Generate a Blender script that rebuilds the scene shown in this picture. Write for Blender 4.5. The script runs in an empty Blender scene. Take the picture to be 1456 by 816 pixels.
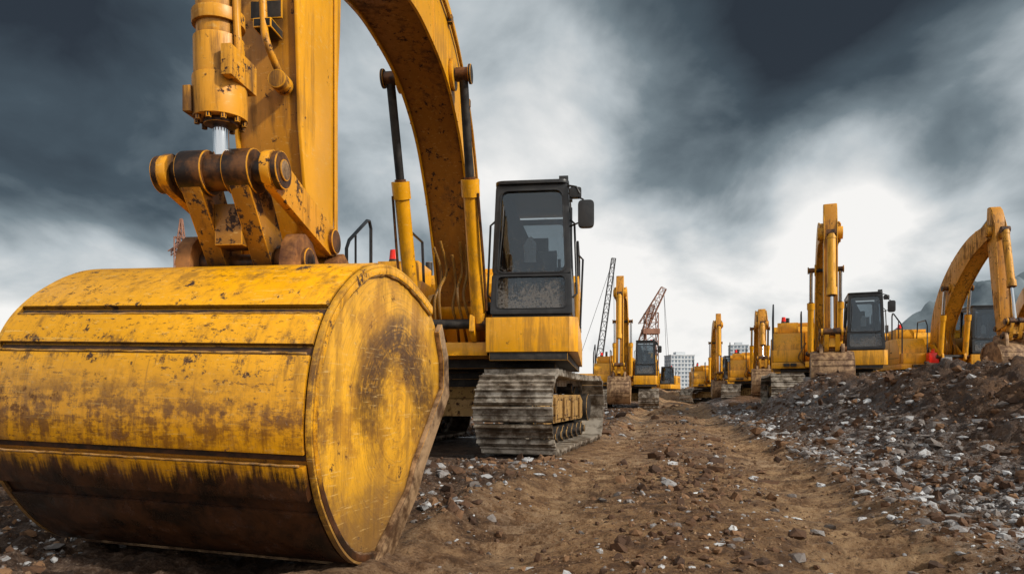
import bpy, math, random
import numpy as np
from mathutils import Vector, Matrix
import bmesh
random.seed(7); rng=np.random.default_rng(11)
S=bpy.context.scene
# ------------------------------------------------------------------ node helpers
class NT:
    def __init__(s,nt): s.nt=nt; s.L=nt.links
    def n(s,t,**p):
        nd=s.nt.nodes.new(t)
        for k,v in p.items(): setattr(nd,k,v)
        return nd
    def put(s,sock,v):
        if isinstance(v,bpy.types.NodeSocket): s.L.new(v,sock)
        elif v is not None:
            if isinstance(v,(tuple,list)) and sock.type=='RGBA' and len(v)==3: v=(*v,1)
            sock.default_value=v
    def m(s,op,a,b=None,c=None,clamp=False):
        nd=s.n('ShaderNodeMath',operation=op,use_clamp=clamp)
        s.put(nd.inputs[0],a); s.put(nd.inputs[1],b); s.put(nd.inputs[2],c)
        return nd.outputs[0]
    def mix(s,f,a,b,bt='MIX'):
        nd=s.n('ShaderNodeMix',data_type='RGBA',blend_type=bt)
        s.put(nd.inputs[0],f); s.put(nd.inputs[6],a); s.put(nd.inputs[7],b)
        return nd.outputs[2]
    def ramp(s,f,pts,interp='LINEAR'):
        nd=s.n('ShaderNodeValToRGB'); cr=nd.color_ramp; cr.interpolation=interp
        while len(cr.elements)<len(pts): cr.elements.new(0.5)
        for e,(p,c) in zip(cr.elements,pts):
            e.position=p
            e.color=(c,c,c,1) if not isinstance(c,tuple) else (*c,1)
        s.put(nd.inputs[0],f); return nd.outputs[0]
    def noise(s,vec,scale,detail=6,rough=.55,dist=0.0):
        nd=s.n('ShaderNodeTexNoise'); s.put(nd.inputs['Vector'],vec)
        nd.inputs['Scale'].default_value=scale; nd.inputs['Detail'].default_value=detail
        nd.inputs['Roughness'].default_value=rough; nd.inputs['Distortion'].default_value=dist
        return nd.outputs[0]
    def mapping(s,vec,scale=(1,1,1),loc=(0,0,0)):
        nd=s.n('ShaderNodeMapping'); s.put(nd.inputs[0],vec)
        nd.inputs['Scale'].default_value=scale; nd.inputs['Location'].default_value=loc
        return nd.outputs[0]
    def mr(s,v,a,b,c=0,d=1,smooth=True):
        nd=s.n('ShaderNodeMapRange',interpolation_type='SMOOTHSTEP' if smooth else 'LINEAR')
        s.put(nd.inputs[0],v); 
        for i,x in zip((1,2,3,4),(a,b,c,d)): nd.inputs[i].default_value=x
        return nd.outputs[0]
def newmat(name):
    m=bpy.data.materials.new(name); m.use_nodes=True
    T=NT(m.node_tree); b=m.node_tree.nodes['Principled BSDF']
    return m,T,b
def finish(T,b,col,rough,metal=0.0,bump=None,bs=.3,bd=.01,spec=.5):
    T.put(b.inputs['Base Color'],col); T.put(b.inputs['Roughness'],rough); T.put(b.inputs['Metallic'],metal)
    b.inputs['Specular IOR Level'].default_value=spec
    if bump is not None:
        nd=T.n('ShaderNodeBump'); nd.inputs['Strength'].default_value=bs; nd.inputs['Distance'].default_value=bd
        T.put(nd.inputs['Height'],bump); T.L.new(nd.outputs[0],b.inputs['Normal'])

def paint(name,col,dirt=.5,rust=.5,rough=.42,low=None,rings=False,dirtcol=(.05,.022,.008),rustcol=(.13,.04,.012),bumps=.25):
    m,T,b=newmat(name)
    tc=T.n('ShaderNodeTexCoord').outputs['Object']
    a=T.noise(tc,1.7,6,.6)
    fine=T.noise(tc,16,10,.75)
    mid=T.noise(T.mapping(tc,loc=(3,7,1)),5,8,.68,.4)
    c=T.mix(T.mr(a,.3,.7),tuple(x*.80 for x in col),tuple(min(1,x*1.08) for x in col))
    c=T.mix(T.m('MULTIPLY',T.mr(T.noise(T.mapping(tc,(3,3,9),(5,2,8)),6,8,.75),.56,.66),.4),c,(.80,.55,.20))
    st=T.noise(T.mapping(tc,(9,9,.8)),1.6,9,.72)
    sf=T.m('MULTIPLY',T.mr(T.m('ADD',T.m('MULTIPLY',st,.6),T.m('MULTIPLY',a,.5)),.52,.68),dirt)
    c=T.mix(sf,c,T.mix(mid,dirtcol,(.17,.075,.02)))
    ch=T.m('ADD',T.m('MULTIPLY',fine,.62),T.m('MULTIPLY',mid,.42))
    rf=T.mr(ch,.645-.08*rust,.675-.08*rust)
    rcol=T.mix(T.mr(fine,.4,.6),rustcol,(.035,.014,.008))
    c=T.mix(T.m('MULTIPLY',rf,min(1,.40+rust)),c,rcol)
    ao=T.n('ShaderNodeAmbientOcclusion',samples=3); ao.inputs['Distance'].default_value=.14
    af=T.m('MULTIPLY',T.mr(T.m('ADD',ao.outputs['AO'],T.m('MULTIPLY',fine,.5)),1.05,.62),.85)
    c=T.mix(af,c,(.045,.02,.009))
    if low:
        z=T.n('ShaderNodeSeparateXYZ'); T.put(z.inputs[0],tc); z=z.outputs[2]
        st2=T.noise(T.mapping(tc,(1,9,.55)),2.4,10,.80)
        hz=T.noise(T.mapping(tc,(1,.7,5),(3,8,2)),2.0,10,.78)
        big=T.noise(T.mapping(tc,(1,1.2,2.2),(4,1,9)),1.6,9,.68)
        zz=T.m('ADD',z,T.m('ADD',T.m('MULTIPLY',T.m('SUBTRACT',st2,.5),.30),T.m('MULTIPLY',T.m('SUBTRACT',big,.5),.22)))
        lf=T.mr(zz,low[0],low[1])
        grime_shade_col=T.mix(T.mr(mid,.35,.65),(.010,.005,.003),(.085,.030,.010))  # lower shell: real grime, with the bucket's own shade painted into the brown
        brk=T.mr(T.m('ADD',T.m('MULTIPLY',fine,.40),T.m('ADD',T.m('MULTIPLY',hz,.35),T.m('MULTIPLY',st2,.25))),.45,.54)
        bf=T.m('MULTIPLY',T.m('MULTIPLY',T.mr(zz,.90,.68),T.mr(zz,.46,.60)),brk)
        c=T.mix(T.m('MULTIPLY',bf,.92),c,T.mix(mid,(.030,.013,.005),(.15,.06,.012)))
        bf2=T.m('MULTIPLY',T.m('MULTIPLY',T.mr(zz,1.05,.96),T.mr(zz,.84,.93)),T.mr(T.m('ADD',T.m('MULTIPLY',fine,.6),T.m('MULTIPLY',st2,.4)),.51,.57))
        c=T.mix(T.m('MULTIPLY',bf2,.8),c,(.09,.036,.010))
        pit=T.noise(T.mapping(tc,(1,.55,1.4)),38,8,.8)
        c=T.mix(T.m('MULTIPLY',T.m('MULTIPLY',T.mr(pit,.56,.60),T.mr(big,.36,.54)),.85),c,(.07,.028,.009))
        # thin run-off streaks all the way up
        st3=T.noise(T.mapping(tc,(1,20,.5),(1,4,6)),1.7,9,.75)
        c=T.mix(T.m('MULTIPLY',T.mr(st3,.56,.66),.45),c,(.20,.085,.015))
        scr=T.noise(T.mapping(tc,(1,.8,30)),4,6,.7,.2)
        c=T.mix(T.m('MULTIPLY',T.mr(scr,.61,.67),.5),c,(.92,.62,.20))
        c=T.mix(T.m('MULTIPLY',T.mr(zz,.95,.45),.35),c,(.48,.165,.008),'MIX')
        c=T.mix(lf,c,grime_shade_col)
    if rings:
        sp=T.n('ShaderNodeSeparateXYZ'); T.put(sp.inputs[0],tc)
        dx=T.m('SUBTRACT',sp.outputs[0],.85); dz=T.m('SUBTRACT',sp.outputs[2],.66)
        r=T.m('SQRT',T.m('ADD',T.m('MULTIPLY',dx,dx),T.m('MULTIPLY',dz,dz)))
        rr=T.m('ADD',r,T.m('ADD',T.m('MULTIPLY',T.m('SUBTRACT',a,.5),.35),T.m('MULTIPLY',T.m('SUBTRACT',mid,.5),.25)))
        rv=T.n('ShaderNodeCombineXYZ'); T.put(rv.inputs[0],T.m('ADD',r,T.m('MULTIPLY',a,.1)))
        rn=T.noise(T.mapping(rv.outputs[0],(40,1,1)),1.5,10,.8)
        big=T.noise(T.mapping(tc,(1.1,1,1.1),(2,1,4)),2.3,11,.74,.5)
        c=T.mix(T.m('MULTIPLY',T.mr(T.m('ADD',T.m('MULTIPLY',big,.8),T.m('MULTIPLY',fine,.25)),.49,.62),.65),c,T.mix(mid,(.19,.07,.012),(.44,.19,.018)))
        c=T.mix(T.m('MULTIPLY',T.m('MULTIPLY',T.mr(rn,.48,.60),T.mr(fine,.36,.55)),.6),c,(.16,.07,.018))
        arc=T.m('MULTIPLY',T.m('MULTIPLY',T.mr(rr,.12,.32),T.mr(rr,.56,.38)),T.mr(T.m('ADD',dz,T.m('MULTIPLY',mid,.6)),.02,.40))
        arc=T.m('MULTIPLY',arc,T.mr(T.m('ADD',T.m('MULTIPLY',fine,.6),T.m('MULTIPLY',rn,.4)),.36,.52))
        c=T.mix(T.m('MULTIPLY',arc,.94),c,T.mix(mid,(.020,.011,.007),(.11,.044,.012)))
        edge=T.m('MULTIPLY',T.mr(T.m('ADD',sp.outputs[0],T.m('MULTIPLY',mid,.5)),.52,.24),T.mr(sp.outputs[2],1.2,.8))
        c=T.mix(T.m('MULTIPLY',T.m('MULTIPLY',edge,T.mr(fine,.40,.54)),.8),c,(.11,.045,.013))
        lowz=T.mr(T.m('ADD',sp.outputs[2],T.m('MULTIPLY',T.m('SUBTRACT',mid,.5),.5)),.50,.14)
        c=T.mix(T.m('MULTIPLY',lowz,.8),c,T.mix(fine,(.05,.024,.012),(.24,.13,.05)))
        scr=T.noise(T.mapping(tc,(2.0,1,34)),3,6,.7,.3)
        c=T.mix(T.m('MULTIPLY',T.mr(scr,.60,.66),.5),c,(.78,.52,.20))
    finish(T,b,c,T.m('ADD',T.m('MULTIPLY',rf,.35),T.m('ADD',T.m('ADD',rough-.08,T.m('MULTIPLY',mid,.18)),T.m('MULTIPLY',sf,.4)),clamp=True),0,
           T.m('SUBTRACT',T.m('MULTIPLY',fine,.6),T.m('MULTIPLY',rf,.4)),bumps,.006)
    return m
def metal(name,c1,c2,rough=.6,met=.3,scale=8,bs=.4,bd=.006):
    m,T,b=newmat(name)
    tc=T.n('ShaderNodeTexCoord').outputs['Object']
    a=T.noise(tc,scale,10,.75); a2=T.noise(tc,scale*.25,5,.6)
    f=T.mr(T.m('ADD',T.m('MULTIPLY',a,.6),T.m('MULTIPLY',a2,.4)),.40,.60)
    finish(T,b,T.mix(f,c1,c2),T.m('ADD',rough-.1,T.m('MULTIPLY',a,.3)),met,a,bs,bd)
    return m
YEL=(.90,.40,.004)
M={}
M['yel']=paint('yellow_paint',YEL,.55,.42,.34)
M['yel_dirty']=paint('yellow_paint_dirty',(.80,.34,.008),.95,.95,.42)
M['under']=paint('shaded_dirty_underside_paint',(.42,.155,.009),.9,.9,.5,rustcol=(.07,.025,.01))  # darker copy of the boom yellow: underside shade painted in along with dirt
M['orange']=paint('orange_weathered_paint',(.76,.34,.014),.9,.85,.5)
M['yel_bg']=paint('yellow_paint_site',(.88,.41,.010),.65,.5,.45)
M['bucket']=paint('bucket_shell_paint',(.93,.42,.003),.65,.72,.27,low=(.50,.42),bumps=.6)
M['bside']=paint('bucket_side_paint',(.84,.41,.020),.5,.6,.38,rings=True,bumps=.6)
M['stickface']=paint('shaded_dirty_stick_face_paint',(.60,.24,.006),.8,.6,.42)  # stick front darker than its sides: shade painted in along with dirt
M['linkdirt']=paint('greasy_link_paint',(.45,.19,.012),1.0,1.3,.4,dirtcol=(.012,.007,.004),rustcol=(.03,.012,.006))
M['rust']=metal('rusted_steel',(.055,.020,.008),(.20,.075,.022),.7,.2,10)
M['groove']=metal('grime_in_groove',(.012,.007,.004),(.07,.028,.010),.7,.0,14)
M['rustl']=metal('orange_rusted_steel',(.10,.035,.012),(.36,.15,.04),.6,.2,8)
M['wear']=metal('worn_cutting_edge',(.08,.038,.016),(.44,.28,.15),.5,.4,9,.8)
M['greasy']=metal('greasy_brown_steel',(.02,.010,.006),(.17,.065,.016),.40,.25,9)
M['track']=metal('track_steel',(.10,.070,.045),(.52,.46,.38),.42,.5,5)
M['frame']=paint('track_frame_mud_paint',(.42,.24,.07),1.0,1.2,.6)
M['dark']=metal('dark_steel',(.012,.011,.011),(.05,.042,.035),.55,.3,8)
M['black']=metal('black_paint',(.010,.011,.013),(.028,.028,.029),.35,.0,5,.12)
M['rubber']=metal('black_rubber',(.012,.012,.012),(.03,.028,.026),.6,0,12,.2)
M['seat']=metal('seat_fabric',(.03,.032,.036),(.06,.06,.065),.85,0,30,.2)
M['light']=metal('pale_plastic',(.75,.76,.77),(.9,.9,.9),.5,0,6,.1)
M['bgbucket']=metal('worn_bucket_steel',(.12,.06,.03),(.46,.29,.15),.5,.25,4)
m,T,b=newmat('chrome_rod'); finish(T,b,(.62,.65,.68),.14,1.0); M['chrome']=m
m,T,b=newmat('beacon_red'); finish(T,b,(.85,.025,.012),.25); M['red']=m
m,T,b=newmat('cab_glass')
out=m.node_tree.nodes['Material Output']
tc=T.n('ShaderNodeTexCoord').outputs['Object']
tr=T.n('ShaderNodeBsdfTransparent'); tr.inputs[0].default_value=(.58,.62,.64,1)
gl=T.n('ShaderNodeBsdfGlossy'); gl.inputs['Roughness'].default_value=.02; gl.inputs[0].default_value=(.8,.9,1,1)
df=T.n('ShaderNodeBsdfDiffuse'); df.inputs[0].default_value=(.24,.22,.20,1)
fr=T.n('ShaderNodeFresnel'); fr.inputs[0].default_value=1.45
mx=T.n('ShaderNodeMixShader'); T.L.new(T.m('ADD',fr.outputs[0],.02),mx.inputs[0]); T.L.new(tr.outputs[0],mx.inputs[1]); T.L.new(gl.outputs[0],mx.inputs[2])
sp=T.n('ShaderNodeSeparateXYZ'); T.put(sp.inputs[0],tc)
dn=T.noise(tc,30,10,.85); dn2=T.noise(tc,3,5,.6)
dirtf=T.m('MULTIPLY',T.mr(T.m('ADD',T.m('ADD',dn,T.m('MULTIPLY',T.m('SUBTRACT',dn2,.5),.3)),T.mr(sp.outputs[2],2.55,1.75,0,.15)),.57,.66),.5)
mx2=T.n('ShaderNodeMixShader'); T.L.new(dirtf,mx2.inputs[0]); T.L.new(mx.outputs[0],mx2.inputs[1]); T.L.new(df.outputs[0],mx2.inputs[2])
T.L.new(mx2.outputs[0],out.inputs[0]); M['glass']=m
def flat(name,c1,c2,scale=.3,rough=.8):
    m,T,b=newmat(name); tc=T.n('ShaderNodeTexCoord').outputs['Object']
    finish(T,b,T.mix(T.mr(T.noise(tc,scale,8,.65),.35,.65),c1,c2),rough); return m
M['mount']=flat('hazy_mountain',(.085,.115,.135),(.17,.21,.235),.006,1)  # distance haze tinted into the mountain colour
M['concrete']=flat('pale_concrete',(.50,.53,.56),(.62,.65,.67),.2)
M['window']=flat('window_glass',(.12,.16,.2),(.2,.25,.3),.2,.3)
M['crane_red']=flat('crane_rust_red',(.24,.11,.07),(.34,.17,.11),1)
M['crane_dark']=flat('crane_dark',(.05,.05,.055),(.09,.09,.09),1)
M['crane_yel']=flat('crane_yellow',(.55,.26,.04),(.68,.35,.06),1)

# ------------------------------------------------------------------ mesh builder
class MB:
    def __init__(s): s.v=[]; s.f=[]; s.m=[]; s.mi=0
    def add(s,vs,fs):
        o=len(s.v); s.v+=[tuple(v) for v in vs]
        for f in fs: s.f.append(tuple(i+o for i in f)); s.m.append(s.mi)
    def bx(s,x0,x1,y0,y1,z0,z1,R=None,c=None):
        vs=[Vector((x,y,z)) for x in(x0,x1) for y in(y0,y1) for z in(z0,z1)]
        if R is not None:
            c=c or Vector(((x0+x1)/2,(y0+y1)/2,(z0+z1)/2)); vs=[R@(v-c)+c for v in vs]
        s.add(vs,[(0,1,3,2),(4,6,7,5),(0,4,5,1),(2,3,7,6),(0,2,6,4),(1,5,7,3)])
    def prism(s,pts,y0,y1,ax='y'):
        n=len(pts)
        if ax=='y': A=[(p[0],y0,p[1]) for p in pts]; B=[(p[0],y1,p[1]) for p in pts]
        elif ax=='z': A=[(p[0],p[1],y0) for p in pts]; B=[(p[0],p[1],y1) for p in pts]
        else: A=[(y0,p[0],p[1]) for p in pts]; B=[(y1,p[0],p[1]) for p in pts]
        s.add(A+B,[tuple(range(n)),tuple(range(2*n-1,n-1,-1))]+[(i,(i+1)%n,n+(i+1)%n,n+i) for i in range(n)])
    def cyl(s,p0,p1,r0,r1=None,n=20):
        r1=r0 if r1 is None else r1
        p0=Vector(p0);p1=Vector(p1); d=(p1-p0).normalized()
        a=d.orthogonal().normalized(); b=d.cross(a)
        A=[p0+(a*math.cos(t)+b*math.sin(t))*r0 for t in [2*math.pi*i/n for i in range(n)]]
        B=[p1+(a*math.cos(t)+b*math.sin(t))*r1 for t in [2*math.pi*i/n for i in range(n)]]
        s.add(A+B,[tuple(range(n)),tuple(range(2*n-1,n-1,-1))]+[(i,(i+1)%n,n+(i+1)%n,n+i) for i in range(n)])
    def tube(s,pts,r,n=10,sm=0):
        pts=[Vector(p) for p in pts]
        if sm: pts=[Vector(p) for p in catmull(pts,sm)]
        rings=[]; up=None
        for i,p in enumerate(pts):
            d=(pts[min(i+1,len(pts)-1)]-pts[max(i-1,0)]).normalized()
            if up is None: up=d.orthogonal().normalized()
            up=(up-d*up.dot(d)).normalized(); b=d.cross(up)
            rings.append([p+(up*math.cos(t)+b*math.sin(t))*r for t in [2*math.pi*k/n for k in range(n)]])
        vs=[q for R in rings for q in R]; fs=[]
        for i in range(len(rings)-1):
            for k in range(n): fs.append((i*n+k,i*n+(k+1)%n,(i+1)*n+(k+1)%n,(i+1)*n+k))
        fs.append(tuple(range(n))); fs.append(tuple(range(len(vs)-1,len(vs)-n-1,-1)))
        s.add(vs,fs)
    def ring(s,O,I,mapf,t):
        n=len(O)
        vs=[mapf(*p,0) for p in O]+[mapf(*p,0) for p in I]+[mapf(*p,t) for p in O]+[mapf(*p,t) for p in I]
        fs=[]
        for i in range(n):
            j=(i+1)%n
            fs+=[(i,j,n+j,n+i),(2*n+i,3*n+i,3*n+j,2*n+j),(i,2*n+i,2*n+j,j),(n+i,n+j,3*n+j,3*n+i)]
        s.add(vs,fs)
    def pane(s,I,mapf,t0,t1):
        n=len(I); s.add([mapf(*p,t0) for p in I]+[mapf(*p,t1) for p in I],
          [tuple(range(n)),tuple(range(2*n-1,n-1,-1))]+[(i,(i+1)%n,n+(i+1)%n,n+i) for i in range(n)])
    def strip(s,P,Nn,o0,o1,y0,y1,ny=1):
        n=len(P); vs=[]
        for k,(y) in enumerate((y0,y1)):
            for o in (o0,o1):
                vs+=[(p[0]+q[0]*o,y,p[1]+q[1]*o) for p,q in zip(P,Nn)]
        fs=[]
        for i in range(n-1):
            fs+=[(i,i+1,2*n+i+1,2*n+i),(n+i,3*n+i,3*n+i+1,n+i+1),(i,n+i,n+i+1,i+1),(2*n+i,2*n+i+1,3*n+i+1,3*n+i)]
        e=n-1
        fs+=[(0,2*n,3*n,n),(e,n+e,3*n+e,2*n+e)]
        s.add(vs,fs)
    def mesh(s,name,mats,bevel=0,ang=38):
        me=bpy.data.meshes.new(name); me.from_pydata(s.v,[],s.f)
        for i,mm in enumerate(mats): me.materials.append(M[mm] if isinstance(mm,str) else mm)
        me.polygons.foreach_set('material_index',s.m)
        bm=bmesh.new(); bm.from_mesh(me); bmesh.ops.recalc_face_normals(bm,faces=bm.faces)
        if bevel:
            es=[e for e in bm.edges if e.is_manifold and e.calc_face_angle(0)>math.radians(ang)]
            try: bmesh.ops.bevel(bm,geom=es,offset=bevel,segments=2,profile=.6,affect='EDGES',clamp_overlap=True)
            except Exception as ex: print(ex)
        for f in bm.faces: f.smooth=True
        for e in bm.edges: e.smooth=e.calc_face_angle(0)<math.radians(ang)
        bm.to_mesh(me); bm.free(); return me
    def obj(s,name,mats,parent=None,bevel=0,ang=38):
        return put(s.mesh(name,mats,bevel,ang),name,parent)
def put(me,name,parent=None,mat=None):
    o=bpy.data.objects.new(name,me); S.collection.objects.link(o)
    if parent: o.parent=parent
    if mat is not None: o.matrix_basis=mat
    return o
def empty(name,loc=(0,0,0),rz=0):
    o=bpy.data.objects.new(name,None); S.collection.objects.link(o); o.location=loc; o.rotation_euler=(0,0,rz); o.empty_display_size=.5; return o
def catmull(P,k):
    out=[]; n=len(P)
    P=[np.array(p,float) for p in P]
    for i in range(n-1):
        p0=P[max(i-1,0)];p1=P[i];p2=P[i+1];p3=P[min(i+2,n-1)]
        for j in range(k):
            t=j/k
            out.append(.5*((2*p1)+(-p0+p2)*t+(2*p0-5*p1+4*p2-p3)*t*t+(-p0+3*p1-3*p2+p3)*t**3))
    out.append(P[-1]); return [tuple(x) for x in out]
def rounded(C,r,n=5):
    out=[]; k=len(C)
    for i in range(k):
        p=np.array(C[i],float);a=np.array(C[i-1],float)-p;b=np.array(C[(i+1)%k],float)-p
        a=a/np.linalg.norm(a)*r;b=b/np.linalg.norm(b)*r
        for j in range(n+1):
            t=j/n; out.append(tuple((1-t)**2*(p+a)+2*t*(1-t)*p+t*t*(p+b)))
    return out

# ------------------------------------------------------------------ undercarriage
def shoe_path(hl,R,cz,pitch):
    st=hl-R; per=4*st+2*math.pi*R; n=round(per/pitch); out=[]
    for i in range(n):
        s=i*per/n
        if s<2*st: out.append((-st+s,cz+R-.025*math.sin(math.pi*s/(2*st)),0.0))
        elif s<2*st+math.pi*R: t=(s-2*st)/R; out.append((st+R*math.sin(t),cz+R*math.cos(t),t))
        elif s<4*st+math.pi*R: q=s-2*st-math.pi*R; out.append((st-q,cz-R,math.pi))
        else: t=(s-4*st-math.pi*R)/R; out.append((-st-R*math.sin(t),cz-R*math.cos(t),math.pi+t))
    return out
def make_tracks():
    b=MB()
    W=.47; pitch=.20; hl=2.12; cz=.53; R=.455
    for yc in (-1.2,1.2):
        for (x,z,t) in shoe_path(hl-.05,R,cz,pitch):
            Rm=Matrix.Rotation(t+random.uniform(-.02,.02),3,'Y')
            def pt(a,y,h): v=Rm@Vector((a,0,h)); return (x+v.x,yc+y,z+v.z)
            sec=[(-.098,.0),(-.098,.026),(-.088,.068),(-.074,.068),(-.064,.024),(-.02,.020),(-.012,.040),(.002,.040),(.010,.020),(.05,.022),(.058,.038),(.07,.038),(.078,.016),(.088,.004),(.088,-.012),(-.06,-.012)]
            jw=W+random.uniform(-.008,.008)
            n=len(sec)
            A=[pt(p[0],-jw,p[1]) for p in sec]; B=[pt(p[0],jw,p[1]) for p in sec]
            b.add(A+B,[tuple(range(n)),tuple(range(2*n-1,n-1,-1))]+[(i,(i+1)%n,n+(i+1)%n,n+i) for i in range(n)])
            for yy in(-.1,.1):
                q=[(-.09,-.012),(.09,-.012),(.075,-.10),(-.075,-.10)]
                A=[pt(p[0],yy-.025,p[1]) for p in q];B=[pt(p[0],yy+.025,p[1]) for p in q]
                b.add(A+B,[(0,1,2,3),(7,6,5,4),(0,1,5,4),(1,2,6,5),(2,3,7,6),(3,0,4,7)])
            for yy in(-.2,.2):
                p=pt(.03,yy,.022);q=pt(.03,yy,.036); b.cyl(p,q,.014,n=6)
    tr=b.mesh('track_shoes',['track'])
    b=MB()
    for sy in(-1,1):
        yc=1.2*sy
        b.mi=0
        b.prism([(-1.35,.36),(1.35,.36),(1.55,.45),(1.55,.62),(1.2,.74),(-1.2,.74),(-1.5,.62),(-1.5,.45)],yc-.21,yc+.21)
        b.prism([(-1.1,.42),(1.1,.42),(1.0,.66),(-1.0,.66)],*sorted((yc+sy*.21,yc+sy*.235)))
        for x in(-.9,-.3,.3,.9): b.bx(x-.03,x+.03,*sorted((yc+sy*.236,yc+sy*.27)),.38,.70)
        b.mi=1
        for k in range(8):
            x=-1.3+k*.37
            b.cyl((x,yc-.22,.2),(x,yc+.22,.2),.11,n=16); b.cyl((x,yc-.27,.2),(x,yc+.27,.2),.055,n=10)
        for x in(-.6,.6): b.cyl((x,yc-.2,.84),(x,yc+.2,.84),.075,n=14); b.bx(x-.04,x+.04,yc-.03,yc+.03,.7,.84)
        for x in(1.62,-1.62):
            b.cyl((x,yc-.08,cz),(x,yc+.08,cz),.355,n=32); b.cyl((x,yc-.16,cz),(x,yc+.16,cz),.16,n=20)
            for k in range(6):
                a=k*math.pi/3; b.cyl((x+.1*math.cos(a),yc+sy*.16,cz+.1*math.sin(a)),(x+.1*math.cos(a),yc+sy*.18,cz+.1*math.sin(a)),.02,n=6)
        b.cyl((-1.62,yc-.1,cz),(-1.62,yc+sy*.28,cz),.22,n=24)
    b.mi=0
    b.prism([(-.9,.45),(.9,.45),(.7,.85),(-.7,.85)],-.75,.75)
    for sx in(-1,1): 
        b.prism([(sx*.35,.45),(sx*.85,.45),(sx*.85,.68),(sx*.35,.8)],-1.05,1.05)
    b.mi=1; b.cyl((0,0,.84),(0,0,1.2),.72,n=48); b.cyl((0,0,.95),(0,0,1.05),.80,n=48)
    fr=b.mesh('track_frame',['frame','dark'],.008)
    return tr,fr
TR,FR=make_tracks()

# ------------------------------------------------------------------ house
def make_house():
    b=MB()
    b.mi=0
    b.prism([(-2.6,-1.45),(1.5,-1.45),(1.5,.50),(-2.6,.50)],1.2,1.38,'z')
    b.prism([(-2.6,.51),(2.04,.51),(2.04,1.50),(1.95,1.60),(-2.6,1.60)],1.25,1.66,'z')
    b.prism([(-2.6,1.39),(-.35,1.39),(-.35,2.45),(-.5,2.62),(-2.45,2.62),(-2.6,2.5)],-1.43,.46)
    b.prism([(-2.6,1.67),(0.05,1.67),(.05,2.35),(-.1,2.5),(-2.6,2.5)],.47,1.58)
    b.bx(-2.0,-.9,-.8,.2,2.621,2.78)
    b.prism([(-.34,1.39),(1.2,1.39),(1.2,1.9),(.9,2.3),(-.34,2.3)],-1.43,-.55)
    b.bx(1.21,1.5,-1.40,-.6,1.39,1.75)
    b.bx(-.3,.5,-1.3,-.7,2.301,2.66)
    cw=[(-3.25,-1.15),(-3.4,-.6),(-3.45,0),(-3.4,.6),(-3.25,1.15),(-2.9,1.5),(-2.61,1.55),(-2.61,-1.55),(-2.9,-1.5)]
    b.prism(cw,1.22,2.35,'z')
    b.mi=1
    for k in range(7): b.bx(-2.3,-1.2,1.581,1.59,1.85+k*.07,1.88+k*.07)
    for k in range(7): b.bx(-2.3,-1.2,-1.44,-1.431,1.6+k*.07,1.63+k*.07)
    b.bx(-.42,-.40,1.581,1.586,1.7,2.35); b.bx(.2,.22,-1.436,-1.431,1.4,2.28)
    b.bx(-.25,1.15,-1.436,-1.431,1.60,1.615); b.bx(.35,.45,-1.445,-1.431,1.8,1.84)
    b.bx(-.36,-.345,-1.2,.2,1.5,1.52); b.bx(-.348,-.335,-.5,-.48,1.45,2.4)
    b.bx(-2.4,1.35,-1.2,1.3,1.08,1.195)
    b.prism([(-2.5,.55),(2.02,.55),(2.02,1.48),(-2.5,1.55)],1.15,1.245,'z')
    b.mi=0
    for y in(-.34,.34):
        b.prism([(.4,1.385),(1.9,1.385),(2.05,1.5),(2.0,1.70),(1.7,1.74),(1.25,2.05),(.95,2.1),(.7,2.0),(.4,1.6)],y-.03,y+.03)
    b.bx(1.5,1.86,-.52,.50,1.22,1.38)
    b.mi=1
    b.cyl((.95,-.42,1.9),(.95,.42,1.9),.085); b.cyl((1.88,-.52,1.6),(1.88,.50,1.6),.06)
    b.cyl((-1.4,-1.0,2.6),(-1.4,-1.0,3.0),.06)
    b.mi=2
    for k,y in enumerate((-.24,-.15,.02,.13,.22)):
        h=.1*math.sin(k*2.3)
        b.tube([(1.15,y,1.40),(1.55+h,y+.03,1.62),(1.66+h,y*.8,1.95+h),(1.5,y*.7+.03,2.25+h),(1.62,y*.9,2.6+h)],.019,8,6)
    b.tube([(1.52,-.5,1.3),(1.62,-.7,1.5),(1.6,-.6,1.75),(1.3,-.5,1.95)],.025,8,5)
    b.mi=1
    for y in (-1.0,-.8): b.bx(1.52,1.6,y-.12,y+.05,1.25,1.35)
    me=b.mesh('upper_structure',['yel','dark','rubber'],.018)
    r=MB()
    for y in(-1.42,):
        r.tube([(1.45,y,1.75),(1.45,y,2.65),(1.35,y,2.78),(.62,y,3.22),(.52,y,3.24),(.45,y,3.15),(.45,y,2.3)],.024,8)
        r.tube([(1.1,y,2.3),(1.1,y,2.93)],.016,8)
    r.tube([(1.45,-.62,1.4),(1.45,-.62,2.7),(1.3,-.62,2.9),(.6,-.62,2.9),(.5,-.62,2.3)],.02,8)
    r.tube([(-.1,1.56,2.5),(-.1,1.56,3.0),(-1.6,1.56,3.0),(-1.6,1.56,2.5)],.02,8)
    r.tube([(.1,1.60,1.7),(.1,1.64,2.7),(.15,1.58,2.75)],.015,8)
    rm=r.mesh('handrails',['black'])
    q=MB(); q.cyl((.3,-1.12,2.66),(.3,-1.12,2.72),.08,.07); q.mi=1; q.cyl((.3,-1.12,2.72),(.3,-1.12,2.86),.07,.055)
    q.mi=0; q.cyl((.5,1.3,3.33),(.5,1.3,3.36),.06); q.mi=1; q.cyl((.5,1.3,3.36),(.5,1.3,3.45),.05,.04)
    qm=q.mesh('warning_beacon',['dark','red'])
    return me,rm,qm
HO,HR,HB=make_house()

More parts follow.
